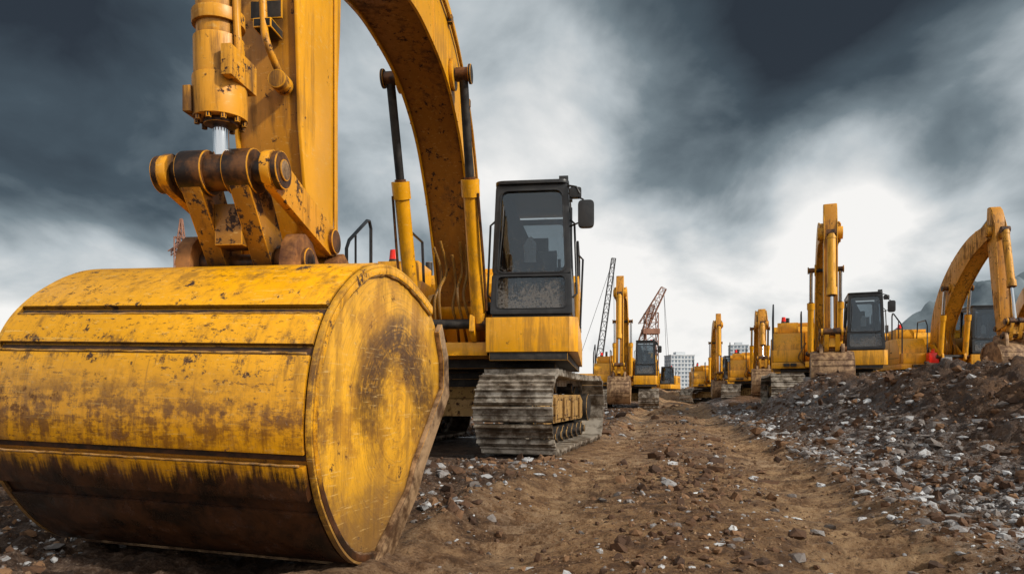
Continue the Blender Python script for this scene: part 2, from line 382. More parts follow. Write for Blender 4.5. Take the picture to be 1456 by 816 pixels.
# ------------------------------------------------------------------ cab
def make_cab():
    z0,z1=1.70,3.28
    k=lambda z:(z-z0)/(z1-z0)
    fm=lambda l,z,w:(2.0-.13*k(z)-w,l,z)
    ym=1.046
    def quad(zb,zt,g=0):
        hb=.49-.055*k(zb);ht=.49-.055*k(zt)
        return [(ym-hb+g,zb+g),(ym+hb-g,zb+g),(ym+ht-g,zt-g),(ym-ht+g,zt-g)]
    b=MB(); g=MB()
    Q=quad(2.18,z1)
    O=rounded(Q,.06)
    I=rounded([(Q[0][0]+.07,2.205),(Q[1][0]-.075,2.205),(Q[2][0]-.075,z1-.085),(Q[3][0]+.07,z1-.085)],.09)
    b.ring(O,I,fm,.06); g.pane(I,fm,.03,.036)
    Iu=I
    c=quad(z0,2.177)
    O=rounded(c,.03); I=rounded([(c[0][0]+.085,z0+.07),(c[1][0]-.085,z0+.07),(c[2][0]-.075,2.15),(c[3][0]+.07,2.15)],.06)
    b.ring(O,I,fm,.06); g.pane(I,fm,.03,.036)
    for In in (Iu,I):
        cx=sum(p[0] for p in In)/len(In); cz_=sum(p[1] for p in In)/len(In)
        Oo=[(cx+(p[0]-cx)*1.045,cz_+(p[1]-cz_)*1.03) for p in In]
        b.ring(Oo,In,lambda l,z,w:(fm(l,z,0)[0]+.008-w,l,z),.012)
    for sgn in(1,-1):
        sm=lambda f,z,w,sgn=sgn:(f,ym+sgn*(.49-.055*k(z)-.002-w),z)
        O=rounded([(.25,z0),(1.935,z0),(1.935-.13*1.0,z1),(.32,z1)],.05)
        I=rounded([(.42,2.28),(1.82,2.28),(1.74,z1-.13),(.45,z1-.13)],.07)
        b.ring(O,I,sm,.05); g.pane(I,sm,.02,.026)
        b.bx(1.0,1.06,ym+sgn*.445-.02,ym+sgn*.445+.02,2.2,3.2)
        b.tube([sm(1.2,2.15,-.03),sm(1.2,2.15,-.05),sm(1.4,2.15,-.05),sm(1.4,2.15,-.03)],.012,6)
        b.tube([sm(1.9,1.9,-.01),sm(1.87,1.95,-.06),sm(1.82,2.8,-.06),sm(1.8,2.85,-.01)],.014,8)
    rmp=lambda l,z,w:(.25+.07*k(z)+w,l,z)
    O=rounded(quad(z0,z1,.05),.05); I=rounded([(.70,2.55),(1.39,2.55),(1.37,3.16),(.72,3.16)],.07)
    b.ring(O,I,rmp,.05); g.pane(I,rmp,.02,.026)
    b.prism(rounded([(.28,.60),(1.91,.60),(1.91,1.49),(.28,1.49)],.12),z1-.005,z1+.035,'z')
    b.prism(rounded([(.4,.70),(1.3,.70),(1.3,1.39),(.4,1.39)],.08),z1+.035,z1+.06,'z')
    b.bx(.27,1.94,.57,1.52,z0-.035,z0-.002)
    b.bx(1.72,1.82,1.37,1.48,z1+.03,z1+.10); b.bx(1.3,1.4,1.44,1.52,z1-.08,z1+.02)
    b.tube([(1.88,1.50,2.75),(1.95,1.62,2.78),(1.95,1.66,3.05),(1.88,1.49,3.15)],.013,8)
    b.tube([(1.88,1.48,3.24),(1.95,1.58,3.2),(1.95,1.62,3.12)],.013,8)
    b.prism(rounded([(1.60,2.72),(1.79,2.72),(1.79,3.04),(1.60,3.04)],.06),1.88,1.97,'x')
    b.prism(rounded([(1.50,3.08),(1.64,3.08),(1.64,3.20),(1.50,3.20)],.03),1.86,1.95,'x')
    b.tube([(2.01,.66,2.2),(1.95,.70,2.75),(1.93,.71,3.0)],.008,6)
    cm=b.mesh('cab_frame',['black'],.006)
    gm=g.mesh('cab_glazing',['glass'])
    s=MB()
    s.prism([(.55,2.12),(1.15,2.18),(1.15,2.05),(.55,1.98)],.80,1.30)
    s.prism([(.5,2.1),(.65,2.12),(.52,2.75),(.40,2.73)],.82,1.28)
    s.bx(.42,.52,.94,1.16,2.76,2.93)
    s.bx(.6,1.1,.72,.79,2.0,2.35); s.bx(.6,1.1,1.31,1.38,2.0,2.35)
    s.bx(1.45,1.6,.68,.80,1.75,2.45); s.bx(.5,1.2,.85,1.25,1.72,1.97)
    s.cyl((1.02,.75,2.35),(1.08,.75,2.52),.02);s.cyl((1.02,1.34,2.35),(1.08,1.34,2.52),.02)
    s.prism([(.62,2.30),(1.22,2.24),(1.10,2.52),(.98,2.7),(.84,3.0),(.80,3.14),(.64,3.15)],1.62,1.66,'x')  # dark slanted panel added to imitate the boom's reflection in the windscreen
    s.mi=1
    s.prism([(.93,2.36),(1.09,2.36),(1.09,2.60),(1.03,2.68),(.97,2.66),(.93,2.58)],1.70,1.71,'x')
    im=s.mesh('operator_seat_and_reflection',['seat','light'],.01)
    return cm,gm,im
CM,CG,CI=make_cab()

# ------------------------------------------------------------------ bucket
prof=[(1.24,1.24),(1.053,1.305),(.85,1.355),(.657,1.365),(.45,1.32),(.275,1.22),(.15,1.11),(.074,.998),(.02,.85),(0,.70),(.0,.6),(.022,.5),(.07,.37),(.157,.24),(.27,.12),(.40,.04),(.60,0.0)]
PS=catmull(prof,20)
NS=[]
for i in range(len(PS)):
    a=np.array(PS[max(i-1,0)]);c=np.array(PS[min(i+1,len(PS)-1)]); d=(c-a)/np.linalg.norm(c-a)
    NS.append((d[1],-d[0]))
i0=min(range(len(PS)),key=lambda i:PS[i][0])
if NS[i0][0]>0: NS=[(-a,-b) for a,b in NS]
HW=.80
def make_bucket():
    b=MB(); b.mi=0
    P2=PS[::4]+([] if (len(PS)-1)%4==0 else [PS[-1]]); N2=NS[::4]+([] if (len(PS)-1)%4==0 else [NS[-1]])
    b.strip(P2,N2,-.03,0,-HW,HW)
    def band(za,zb,off,y0=-HW+.035,y1=HW-.035,lo=.0005):
        idx=[i for i in range(len(PS)) if za<=PS[i][1]<=zb and i>58]
        P=[PS[i] for i in idx][::2];Nn=[NS[i] for i in idx][::2]
        b.strip(P,Nn,lo,off,y0,y1)
    band(1.110,1.372,.022); band(.949,1.078,.022); band(.54,.918,.024)
    band(.37,.505,.042); band(.04,.30,.014)
    b.mi=2
    for za,zb in((1.076,1.112),(.914,.951),(.503,.545)): band(za,zb,.003)
    b.mi=3
    for zt,off in((1.078,.020),(.918,.022),(.505,.040)):
        i=min((j for j in range(len(PS)) if j>58),key=lambda j:abs(PS[j][1]-zt)); p,q=PS[i],NS[i]
        ys=np.arange(-HW+.05,HW-.04,.03)
        b.tube([(p[0]+q[0]*(off+random.uniform(-.001,.001)),y,p[1]+q[1]*off+random.uniform(-.002,.002)) for y in ys],.006,6)
    HW2=HW-.018
    inner=[(p[0]-q[0]*.012,p[1]-q[1]*.012) for p,q in zip(P2,N2)]
    poly=inner+[(.70,.012),(1.475,.75),(1.44,.98),(1.34,1.14)]
    b.mi=1
    b.prism(poly,-HW2,-HW2+.03); b.prism(poly,HW2-.03,HW2)
    b.mi=3
    mouth=[(.55,-.012),(.74,-.015),(1.06,.25),(1.13,.36),(1.515,.76),(1.475,1.0),(1.36,1.17),(1.31,1.12),(1.40,.96),(1.41,.80),(1.03,.42),(.94,.28),(.62,.06)]
    for s in(-1,1):
        b.prism(mouth,*sorted((s*(HW2+.001),s*(HW2+.030))))
        b.mi=3
        inn=[(p[0]-q[0]*.030,s*(HW2+.006),p[1]-q[1]*.030) for p,q in zip(PS[::3],NS[::3])]
        inn=[(p[0]+random.uniform(-.004,.004),p[1],p[2]+random.uniform(-.004,.004)) for p in inn]
        b.tube(inn,.010,8)
        b.mi=4
        idx=range(0,len(PS),4)
        b.strip([PS[i] for i in idx],[NS[i] for i in idx],.0005,.014,*sorted((s*(HW-.002),s*(HW-.028))))
        b.mi=3
    b.prism([(.50,-.015),(.82,-.02),(.82,-.002),(.50,.03)],-HW+.03,HW-.03)
    for k in range(5):
        y=-HW+.12+k*(2*HW-.24)/4
        b.prism([(.72,-.045),(.9,-.05),(1.08,-.02),(.9,.03),(.72,.03)],y-.05,y+.05)
    b.mi=0
    b.prism([(.80,1.372),(1.25,1.26),(1.25,1.30),(.82,1.41)],-HW+.1,HW-.1)
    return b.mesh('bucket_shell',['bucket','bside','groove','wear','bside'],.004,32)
BK=make_bucket()
BKB=BK.copy(); BKB.materials.clear()
for mm in('bgbucket','bgbucket','rust','wear','wear'): BKB.materials.append(M[mm])

# ------------------------------------------------------------------ arm
def ribbon(C,TH,k=8):
    c3=catmull([(*c,t) for c,t in zip(C,TH)],k); up=[];dn=[]
    for i,(x,z,t) in enumerate(c3):
        a=c3[max(i-1,0)];b=c3[min(i+1,len(c3)-1)]
        d=np.array((b[0]-a[0],b[1]-a[1]));d/=np.linalg.norm(d)
        up.append((x-d[1]*t/2,z+d[0]*t/2));dn.append((x+d[1]*t/2,z-d[0]*t/2))
    return up,dn
def strip_pts(b,up,dn,y0,y1,mdn=None):
    n=len(up)
    vs=[(p[0],y,p[1]) for y in(y0,y1) for p in up+dn]
    m=2*n; fs=[]
    m0=len(b.m)
    for i in range(n-1):
        fs+=[(i,i+1,n+i+1,n+i),(m+i,m+n+i,m+n+i+1,m+i+1),(i,m+i,m+i+1,i+1),(n+i,n+i+1,m+n+i+1,m+n+i)]
    fs+=[(0,n,m+n,m),(n-1,m+n-1,m+2*n-1,2*n-1)]
    b.add(vs,fs)
    if mdn is not None:
        for i in range(n-1): b.m[m0+4*i+3]=mdn
def cylinder(b,P0,P1,y,rb,rr,split,mb=0,mr_=1,md=2,n=24):
    p0=Vector((P0[0],y,P0[1]));p1=Vector((P1[0],y,P1[1])); d=p1-p0; q=p0+d*split
    u=d.normalized()
    b.mi=mb; b.cyl(p0+u*.05,q,rb,n=n); b.cyl(q-u*.16,q+u*.03,rb*1.22,n=n); b.cyl(p0+u*.03,p0+u*.14,rb*1.1,n=n)
    b.mi=mr_; b.cyl(q,p1,rr,n=n)
    b.mi=md; b.cyl(q+u*.03,q+u*.055,rb*.75,n=n)
    b.cyl(p0-Vector((0,rb*1.1,0)),p0+Vector((0,rb*1.1,0)),rb*1.0,n=n); b.cyl(p1-Vector((0,rb*.9,0)),p1+Vector((0,rb*.9,0)),rb*.85,n=n)
def build_arm(root,bc,bt,E,T,boomcyl,paintm='yel_bg',stickpoly=None,links=None,bang=0,hero=False,bw=.25,sw=.16,bucketm=None):
    b=MB(); b.mi=0
    up,dn=ribbon(bc,bt)
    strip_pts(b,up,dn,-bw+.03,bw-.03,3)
    up2,dn2=ribbon(bc,[t+.05 for t in bt]); 
    for s in(-1,1): strip_pts(b,up2,dn2,*sorted((s*(bw-.029),s*(bw))))
    F0=bc[0]; E=Vector(E);T=Vector(T)
    b.cyl((F0[0],-bw-.03,F0[1]),(F0[0],bw+.03,F0[1]),bt[0]*.55)
    b.mi=2
    b.cyl((boomcyl[1][0],-bw-.2,boomcyl[1][1]),(boomcyl[1][0],bw+.2,boomcyl[1][1]),.06)
    for s in(-1,1): b.cyl((boomcyl[1][0],s*(bw+.19),boomcyl[1][1]),(boomcyl[1][0],s*(bw+.22),boomcyl[1][1]),.10,n=20)
    b.mi=0
    for s in(-1,1): b.cyl((boomcyl[1][0],s*(bw),boomcyl[1][1]),(boomcyl[1][0],s*(bw+.04),boomcyl[1][1]),.16,n=24)
    b.cyl((E.x,-bw-.04,E.y),(E.x,bw+.04,E.y),.16)
    b.mi=1
    path=[(p[0],bw*.5,p[1]+.05) for p in up[::4]]
    for yy in(-.1,-.04,.04,.1): b.tube([(p[0],yy,p[2]) for p in path],.018,8)
    if hero:
        mid=[((u[0]*.75+d[0]*.25),bw+.03,(u[1]*.75+d[1]*.25)) for u,d in zip(up,dn)][6:-10:3]
        b.tube(mid,.018,8)
        for p in mid[::3]: b.bx(p[0]-.03,p[0]+.03,bw,bw+.055,p[2]-.04,p[2]+.04)
        b.mi=4
        for i in (14,26,38):
            for s in(-1,1):
                u,d=up2[i],dn2[i]; b.tube([(u[0],s*(bw+.001),u[1]),(d[0],s*(bw+.001),d[1])],.008,6)
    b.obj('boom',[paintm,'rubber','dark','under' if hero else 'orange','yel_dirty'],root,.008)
    c=MB()
    for s in(-1,1): cylinder(c,boomcyl[0],boomcyl[1],s*(bw+.13),.085,.048,.60)
    if hero:
        c.mi=2
        for s in(-1,1): c.tube([(1.98,s*(bw+.24),1.75),(2.25,s*(bw+.24),2.35),(2.5,s*(bw+.22),3.0)],.016,8)
    c.obj('boom_cylinders',['yel','dark' if hero else 'chrome','greasy'],root)
    d=(T-E).normalized(); n=Vector((-d.y,d.x))
    if n.x<0: n=-n
    Ls=(T-E).length
    if stickpoly is None:
        sc=lambda a,o:(E.x+d.x*a+n.x*o,E.y+d.y*a+n.y*o)
        stickpoly=[sc(-.75,.05),sc(-.6,.16),sc(-.1,.30),(sc(.4,.29)),sc(Ls*.6,.20),sc(Ls,.12),sc(Ls+.10,.05),sc(Ls+.1,-.08),sc(Ls-.1,-.13),sc(Ls*.5,-.2),sc(0,-.22),sc(-.5,-.12),sc(-.75,-.05)]
    cx=sum(p[0] for p in stickpoly)/len(stickpoly)
    b=MB()
    ins=[(p[0]+(-.022 if p[0]>cx else .022),p[1]) for p in stickpoly]
    b.mi=3
    b.prism(ins,-sw+.02,sw-.02)
    b.mi=0
    for s in(-1,1): b.prism(stickpoly,*sorted((s*(sw-.02),s*sw)))
    if hero:
        b.mi=1
        b.tube([(6.66,.02,4.6),(6.66,.03,3.2),(6.68,.05,2.72),(6.72,.09,2.55),(6.62,.11,2.44)],.020,10,5)
        b.tube([(6.68,-.06,4.6),(6.67,-.05,3.1),(6.75,-.06,2.8)],.014,10,5)
        b.cyl((6.56,.11,2.40),(6.66,.11,2.40),.05)
        b.mi=2
        b.bx(6.60,6.615,-.06,.12,2.74,2.84)
        for z in(3.0,2.65): b.bx(6.56,6.70,0,.10,z,z+.05)
        b.mi=0
        b.bx(6.02,6.07,sw,sw+.012,1.7,4.2)
        b.cyl((6.3,-sw-.05,1.62),(6.3,sw+.05,1.62),.09)
    b.cyl((T.x,-sw-.06,T.y),(T.x,sw+.06,T.y),.12)
    b.obj('dipper_stick',[paintm,'rubber' if not hero else 'yel_dirty','dark','stickface'],root,.006)
    if links is None:
        P1=T-d*.38+n*.62; P2=T+n*.45+d*.02; P4=T-d*.32; PC=E+d*.15+n*.5
    else: P1,P2,P4,PC=[Vector(p) for p in links]
    c=MB()
    cylinder(c,PC,P1,0,.10,.036,.90 if hero else .62)
    c.mi=0
    if not hero: c.prism([(PC.x-.1,PC.y-.1),(PC.x+.1,PC.y-.1),(PC.x-.4,PC.y-.3),(PC.x-.4,PC.y+.2)],-.05,.05)
    k=len(up)//2+2
    A=up[k]; tail=E-d*.62
    cylinder(c,(A[0],A[1]+.18),(tail.x,tail.y),0,.09,.045,.6)
    c.mi=0; c.prism([(A[0]-.2,A[1]-.05),(A[0]+.2,A[1]-.05),(A[0]+.05,A[1]+.25),(A[0]-.05,A[1]+.25)],-.14,-.10);c.prism([(A[0]-.2,A[1]-.05),(A[0]+.2,A[1]-.05),(A[0]+.05,A[1]+.25),(A[0]-.05,A[1]+.25)],.10,.14)
    if hero:
        c.mi=0
        u=(P1-PC).normalized()
        q=PC+(P1-PC)*.90
        def at(t): return Vector((q.x+u.x*t,0,q.y+u.y*t))
        c.cyl(at(-.46),at(-.40),.118,n=28)
        c.cyl(at(-.34),at(-.02),.114,n=28)
        c.mi=2
        for i in range(10):
            a=i*math.pi/5; o=Vector((math.cos(a)*.105,math.sin(a)*.105,0))
            c.cyl(at(.02)+o,at(.055)+o,.014,n=6)
        c.mi=0
        c.tube([at(-1.6)+Vector((.06,.11,0)),at(-.5)+Vector((.05,.115,0)),at(-.3)+Vector((.05,.12,0)),at(-.16)+Vector((.03,.10,0))],.018,8,4)
        c.bx(q.x-.10,q.x+.14,.08,.13,q.y+.12,q.y+.26); c.bx(q.x-.06,q.x+.10,-.13,-.09,q.y-.02,q.y+.10)
    c.obj('bucket_cylinder',['yel_dirty' if hero else paintm,'chrome','greasy'],root,.003 if hero else 0)
    b=MB(); b.mi=0
    def link(Pa,Pb,y0,y1,wa,wb):
        D=(Pb-Pa).normalized(); nn=Vector((-D.y,D.x))
        pts=[]
        for t in range(7):
            a=math.pi/2+math.pi*t/6; pts.append((Pa.x+wa*(D.x*math.cos(a)+nn.x*math.sin(a)),Pa.y+wa*(D.y*math.cos(a)+nn.y*math.sin(a))))
        for t in range(7):
            a=-math.pi/2+math.pi*t/6; pts.append((Pb.x+wb*(D.x*math.cos(a)+nn.x*math.sin(a)),Pb.y+wb*(D.y*math.cos(a)+nn.y*math.sin(a))))
        b.prism(pts,y0,y1)
    link(P1,P4,sw+.04,sw+.085,.095,.085); link(P1,P4,-sw-.085,-sw-.04,.095,.085)
    b.mi=3
    for s in(-1,1): link(P1,P2,*(sorted((s*.07,s*.17))),.10,.09)
    Pm=(P1+P2)/2; b.prism([(Pm.x-.07,Pm.y-.14),(Pm.x+.07,Pm.y-.14),(Pm.x+.07,Pm.y+.06),(Pm.x-.07,Pm.y+.06)],-.07,.07)
    b.mi=1
    b.cyl((P1.x,-sw-.10,P1.y),(P1.x,sw+.10,P1.y),.06)
    for s in(-1,1):
        b.cyl((P1.x,s*(sw+.085),P1.y),(P1.x,s*(sw+.12),P1.y),.088,n=28)
        b.mi=2; b.cyl((P1.x,s*(sw+.12),P1.y),(P1.x,s*(sw+.13),P1.y),.05,n=20); b.mi=1
        b.cyl((P1.x,s*.05,P1.y),(P1.x,s*.18,P1.y),.105,n=28)
        b.cyl((P4.x,s*(sw+.085),P4.y),(P4.x,s*(sw+.11),P4.y),.07,n=20)
        b.cyl((P2.x,s*.14,P2.y),(P2.x,s*.33,P2.y),.07,n=20)
    b.cyl((P2.x,-.33,P2.y),(P2.x,.33,P2.y),.045)
    b.obj('bucket_linkage',['yel_dirty' if hero else paintm,'greasy','wear','linkdirt' if hero else paintm],root,.006 if hero else 0)
    b=MB()
    dd=(T-P2); dl=dd.length; dd.normalize(); dn_=Vector((dd.y,-dd.x))
    if dn_.y>0: dn_=-dn_
    def ep(a,o): return (P2.x+dd.x*a+dn_.x*o,P2.y+dd.y*a+dn_.y*o)
    ear=[ep(-.15,.3),ep(-.15,.0),ep(-.12,-.08),ep(-.06,-.13),ep(.0,-.14),ep(.08,-.11),ep(.16,-.02),ep(dl-.16,-.02),ep(dl-.08,-.1),ep(dl,-.13),ep(dl+.1,-.08),ep(dl+.13,.02),ep(dl+.1,.3)]
    for s in(-1,1): b.prism(ear,*sorted((s*(sw+.04),s*(sw+.12))))
    b.obj('bucket_ears',['rustl' if hero else 'bgbucket'],root,.008)
    return T,d,n
def excavator(loc,yaw,track_yaw,arm,hero=False,paintm='yel_bg',sc=1.0):
    root=empty('excavator',loc,math.radians(-90-yaw)); root.scale=(sc,sc,sc)
    put(TR,'track_shoes',root,Matrix.Rotation(math.radians(-track_yaw),4,'Z')); put(FR,'track_frame',root,Matrix.Rotation(math.radians(-track_yaw),4,'Z'))
    put(HO,'upper_structure',root); put(HR,'handrails',root); put(HB,'warning_beacon',root)
    put(CM,'cab_frame',root); put(CG,'cab_glazing',root); put(CI,'operator_seat_and_reflection',root)
    T,d,n=build_arm(root,hero=hero,paintm=paintm,**{k:v for k,v in arm.items() if k!='bucket'})
    if not hero:
        ang=arm.get('bang',0)
        Mx=Matrix.Translation((T.x,0,T.y))@Matrix.Rotation(math.radians(ang),4,'Y')@Matrix.Rotation(math.pi,4,'Z')@Matrix.Diagonal((.85,.60,.85,1))@Matrix.Translation((-1.12,0,-1.42))
        put(BKB,'bucket',root,Mx)
    return root
A0=dict(bc=[(.95,1.9),(1.22,2.75),(1.6,3.45),(2.15,4.05),(3.0,4.42),(4.0,4.45),(4.8,4.28),(6.05,3.85)],bt=[.42,.62,.74,.80,.80,.72,.60,.40],
  E=(6.05,3.85),T=(6.20,1.44),boomcyl=((1.88,1.6),(2.9,4.15)),
  stickpoly=[(6.34,1.5),(6.42,1.62),(6.54,2.2),(6.60,3.1),(6.5,4.1),(6.25,4.75),(6.1,4.8),(5.88,4.2),(5.95,3.0),(6.05,2.0),(6.08,1.5),(6.12,1.36),(6.28,1.34)],
  links=((7.00,1.80),(6.74,1.42),(6.30,1.62),(7.10,4.55)),bw=.27,sw=.19)
hero=excavator((-.588,10.2,0),6.5,9.2,A0,True,'yel')
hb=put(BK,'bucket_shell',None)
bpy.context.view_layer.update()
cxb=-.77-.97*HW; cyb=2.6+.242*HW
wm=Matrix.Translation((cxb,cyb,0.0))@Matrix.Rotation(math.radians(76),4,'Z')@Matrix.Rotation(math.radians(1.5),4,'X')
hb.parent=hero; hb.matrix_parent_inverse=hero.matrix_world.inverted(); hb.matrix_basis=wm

def arm(bc,E,T,bcyl=(2.6,3.9),bang=0,bt=None):
    return dict(bc=bc,bt=bt or [.4,.58,.66,.66,.58,.4],E=E,T=T,boomcyl=((1.88,1.6),bcyl),bang=bang)
armF=arm([(.95,1.9),(1.15,2.8),(1.6,3.7),(2.4,4.4),(3.4,4.7),(4.5,4.5)],(4.5,4.5),(4.75,1.5),(2.3,3.95),0)
armG=arm([(.95,1.9),(1.15,2.75),(1.75,3.6),(2.65,4.35),(3.7,4.9),(4.8,5.15)],(4.8,5.15),(5.35,1.9),(2.25,3.85),10,[.45,.70,.84,.78,.62,.42])
armE=arm([(.95,1.9),(1.2,2.8),(1.9,3.6),(2.9,4.1),(4.0,4.15),(5.2,3.7)],(5.2,3.7),(5.9,1.55),(2.6,3.75),-15)
armH=arm([(.95,1.9),(1.2,2.7),(1.9,3.4),(2.9,3.9),(4.1,4.2),(5.4,4.3)],(5.4,4.3),(4.6,1.9),(2.5,3.5),35)
armA=arm([(.95,1.9),(1.1,3.0),(1.5,4.0),(2.2,4.9),(3.1,5.3),(4.3,5.2)],(4.3,5.2),(4.6,1.6),(2.0,4.2),0)
excavator((9.76,21.5,.32),22,-6,armF)
g=excavator((15.3,25.0,.42),11,10,armG,paintm='orange')
b=MB(); b.bx(1.60,1.90,-.72,-.42,1.39,1.74); b.cyl((1.7,-.55,1.74),(1.7,-.55,1.82),.05); b.tube([(1.66,-.55,1.74),(1.68,-.55,1.86),(1.82,-.55,1.86),(1.84,-.55,1.74)],.02,6)
b.obj('red_fuel_can',['red'],g,.02)
excavator((22.0,30,.35),28,0,armH)
excavator((13.7,38,.2),18,5,armE,paintm='orange',sc=1.05)
excavator((13.7,46.5,0.1),12,25,armA,sc=.95)
excavator((5.61,34,-.05),12,0,armA)
excavator((14.2,66,0),24,0,armE)
excavator((-24.3,36,0),-35,0,armA)

# ------------------------------------------------------------------ ground
def vn(x,y,seed):
    xi=np.floor(x).astype(np.int64);yi=np.floor(y).astype(np.int64);fx=x-xi;fy=y-yi
    fx=fx*fx*fx*(fx*(fx*6-15)+10);fy=fy*fy*fy*(fy*(fy*6-15)+10)
    def h(a,b):
        n=(a*374761393+b*668265263+seed*974634777)&0xffffffff
        n=((n^(n>>13))*1274126177)&0xffffffff; n=(n^(n>>16))&0xffffffff
        return n/4294967295.0
    return (h(xi,yi)*(1-fx)+h(xi+1,yi)*fx)*(1-fy)+(h(xi,yi+1)*(1-fx)+h(xi+1,yi+1)*fx)*fy
def fbm(x,y,o,seed=0,g=.5):
    s=0;a=1;t=0
    for i in range(o):
        c,sn=math.cos(.6*i),math.sin(.6*i)
        s=s+a*(vn((c*x-sn*y)*2**i,(sn*x+c*y)*2**i,seed+i)-.5);t+=a;a*=g
    return s/t*2
def ss(a,b,x):
    t=np.clip((x-a)/(b-a),0,1); return t*t*(3-2*t)
def road_o(x,y): return (x-(-.1+.242*y)-.22*np.sin(y*.16))*.972
def height(x,y,full=False):
    o=road_o(x,y); dist=np.hypot(x,y)
    fade=1-ss(60,140,dist)
    wob=fbm(x*.6,y*.6,3,5)
    onroad=1-ss(1.35,2.1,np.abs(o)+.5*wob)
    rut=np.exp(-((np.abs(o)-.90)/.30)**2)
    h=.10*fbm(x*.22,y*.22,3,1)*ss(6,16,dist)*fade
    ridg=1-np.abs(fbm(x*4.5,y*4.5,4,40,.65))*2
    rough=(.080*fbm(x*1.9,y*1.9,4,20,.6)+.036*ridg)*(1-.62*onroad)+.026*fbm(x*13,y*13,3,45,.75)*(1-.30*onroad)*(1-.5*rut)
    w=np.interp(y,[4,8,15,30],[4.2,3.2,1.8,2.2])
    pile=ss(0,1,(o-1.25+.55*fbm(x*.5,y*.5,3,60))/w)
    Hr=pile*(1.02*ss(1.0,10,y)*(1-ss(15.8,19.0,y))+.30*ss(14,19,y)*(1-ss(60,90,y)))
    h=h+Hr+pile*(.34*fbm(x*.8,y*.8,4,80,.55)+.12*np.abs(fbm(x*4,y*4,4,81,.6)))*(1-ss(17,22,y))*ss(0,5,y)
    h=h+rough*fade
    s=y*.972+x*.235
    imp=np.sin(s*2*math.pi/.21+1.6*fbm(x*1.2,y*1.2,2,90))
    msk=ss(-.55,.0,fbm(x*.9,y*.9,3,95))
    h=h-(.095*rut*(.8+.4*wob))*fade+.034*imp*rut*msk*fade*(1-ss(20,40,y))+.06*np.exp(-((np.abs(o)-1.40)/.17)**2)*(1+.9*fbm(x*3,y*3,3,120))*fade+.02*np.exp(-(o/.33)**2)*(.6+fbm(x*2.5,y*2.5,4,130))*fade
    o2=o+1.9-.10*(y-6); h=h-.05*np.exp(-(o2/.2)**2)*(1-ss(14,20,y))*ss(.0,.3,fbm(x*.5,y*.5,2,140)+.35)
    left=ss(1.2,2.0,-o)*(1-ss(11,15,y))
    h=h+left*.085*fbm(x*2.2,y*2.2,5,110,.6)
    for (px,py,pr,ph) in((9.5,52,4,1.3),(14,38,3,.5),(6.9,26,2.0,.35),(2.0,42,6,.5),(30,70,12,3.0),(8.3,47,2.5,.6)):
        h=h+ph*np.exp(-(((x-px)**2+(y-py)**2)/pr**2))*(1+.4*fbm(x,y,3,7))
    h=h*(1-.85*np.exp(-(((x+.3)/2.2)**4+((y-9.9)/2.9)**4)))-.02
    h=h-.06*np.exp(-(((x+1.3)/1.2)**2+((y-3.3)/.8)**2))
    if full: return h,o,onroad,pile,rut,left
    return h
def axis(lo,hi,st,g,far0,far1,g0=None):
    c=list(np.arange(lo,hi,st)); s=st;x=c[-1];R=[]
    while x<far1: s*=g;x+=s;R.append(x)
    s=st;x=lo;Lf=[]
    while x>far0: s*=(g0 or g);x-=s;Lf.append(x)
    return np.array(Lf[::-1]+c+R)
gx=axis(-3.2,5.5,.018,1.022,-3500,3500); gy=axis(1.5,4.0,.014,1.0082,-300,4200,1.12)
X,Y=np.meshgrid(gx,gy); H,o,onr,pile,rut,left=height(X,Y,True)
nx,ny=len(gx),len(gy); print('ground',nx,ny)
V=np.stack([X,Y,H],-1).reshape(-1,3)
idx=np.arange(nx*ny).reshape(ny,nx)
Fq=np.stack([idx[:-1,:-1],idx[:-1,1:],idx[1:,1:],idx[1:,:-1]],-1).reshape(-1,4)
def npmesh(name,V,F,smooth=False):
    me=bpy.data.meshes.new(name); k=F.shape[1]
    me.vertices.add(len(V)); me.vertices.foreach_set('co',V.astype(np.float32).ravel())
    me.loops.add(F.size); me.loops.foreach_set('vertex_index',F.astype(np.int32).ravel())
    me.polygons.add(len(F)); me.polygons.foreach_set('loop_start',np.arange(0,F.size,k,dtype=np.int32))
    me.polygons.foreach_set('loop_total',np.full(len(F),k,dtype=np.int32))
    me.update(calc_edges=True)
    me.polygons.foreach_set('use_smooth',np.full(len(F),smooth,bool)); return me
me=npmesh('dirt_ground',V,Fq,True)
ca=me.color_attributes.new('zones','FLOAT_COLOR','POINT')
gravel=np.clip(ss(1.1,1.6,o)*(1-ss(2.3,3.5,o))*.9+.22*ss(.05,.5,fbm(X*.5,Y*.5,3,200))+.22*left,0,1)
col=np.stack([onr,gravel,pile,np.clip(rut,0,1)],-1).reshape(-1,4)
ca.data.foreach_set('color',col.astype(np.float32).ravel())
m,T,b=newmat('dirt')
at=T.n('ShaderNodeAttribute',attribute_name='zones'); sp=T.n('ShaderNodeSeparateColor'); T.put(sp.inputs[0],at.outputs['Color'])
tc=T.n('ShaderNodeTexCoord').outputs['Object']
n1=T.noise(tc,.7,9,.72);n2=T.noise(tc,6,12,.78);n3=T.noise(tc,48,6,.8)
nm=T.m('ADD',T.m('MULTIPLY',n1,.42),T.m('MULTIPLY',n2,.58))
c=T.ramp(nm,[(.40,(.022,.010,.005)),(.49,(.090,.042,.018)),(.60,(.26,.135,.06))])
rc=T.ramp(nm,[(.40,(.055,.025,.010)),(.465,(.20,.098,.039)),(.54,(.40,.225,.10)),(.62,(.60,.39,.205))])
c=T.mix(T.m('MULTIPLY',sp.outputs[0],.92),c,rc)
c=T.mix(T.m('MULTIPLY',at.outputs['Alpha'],.40),c,T.mix(T.mr(n2,.42,.58),(.22,.115,.05),(.64,.42,.23)))
c=T.mix(T.m('MULTIPLY',sp.outputs[2],.30),c,T.mix(n2,(.034,.016,.008),(.15,.070,.032)))
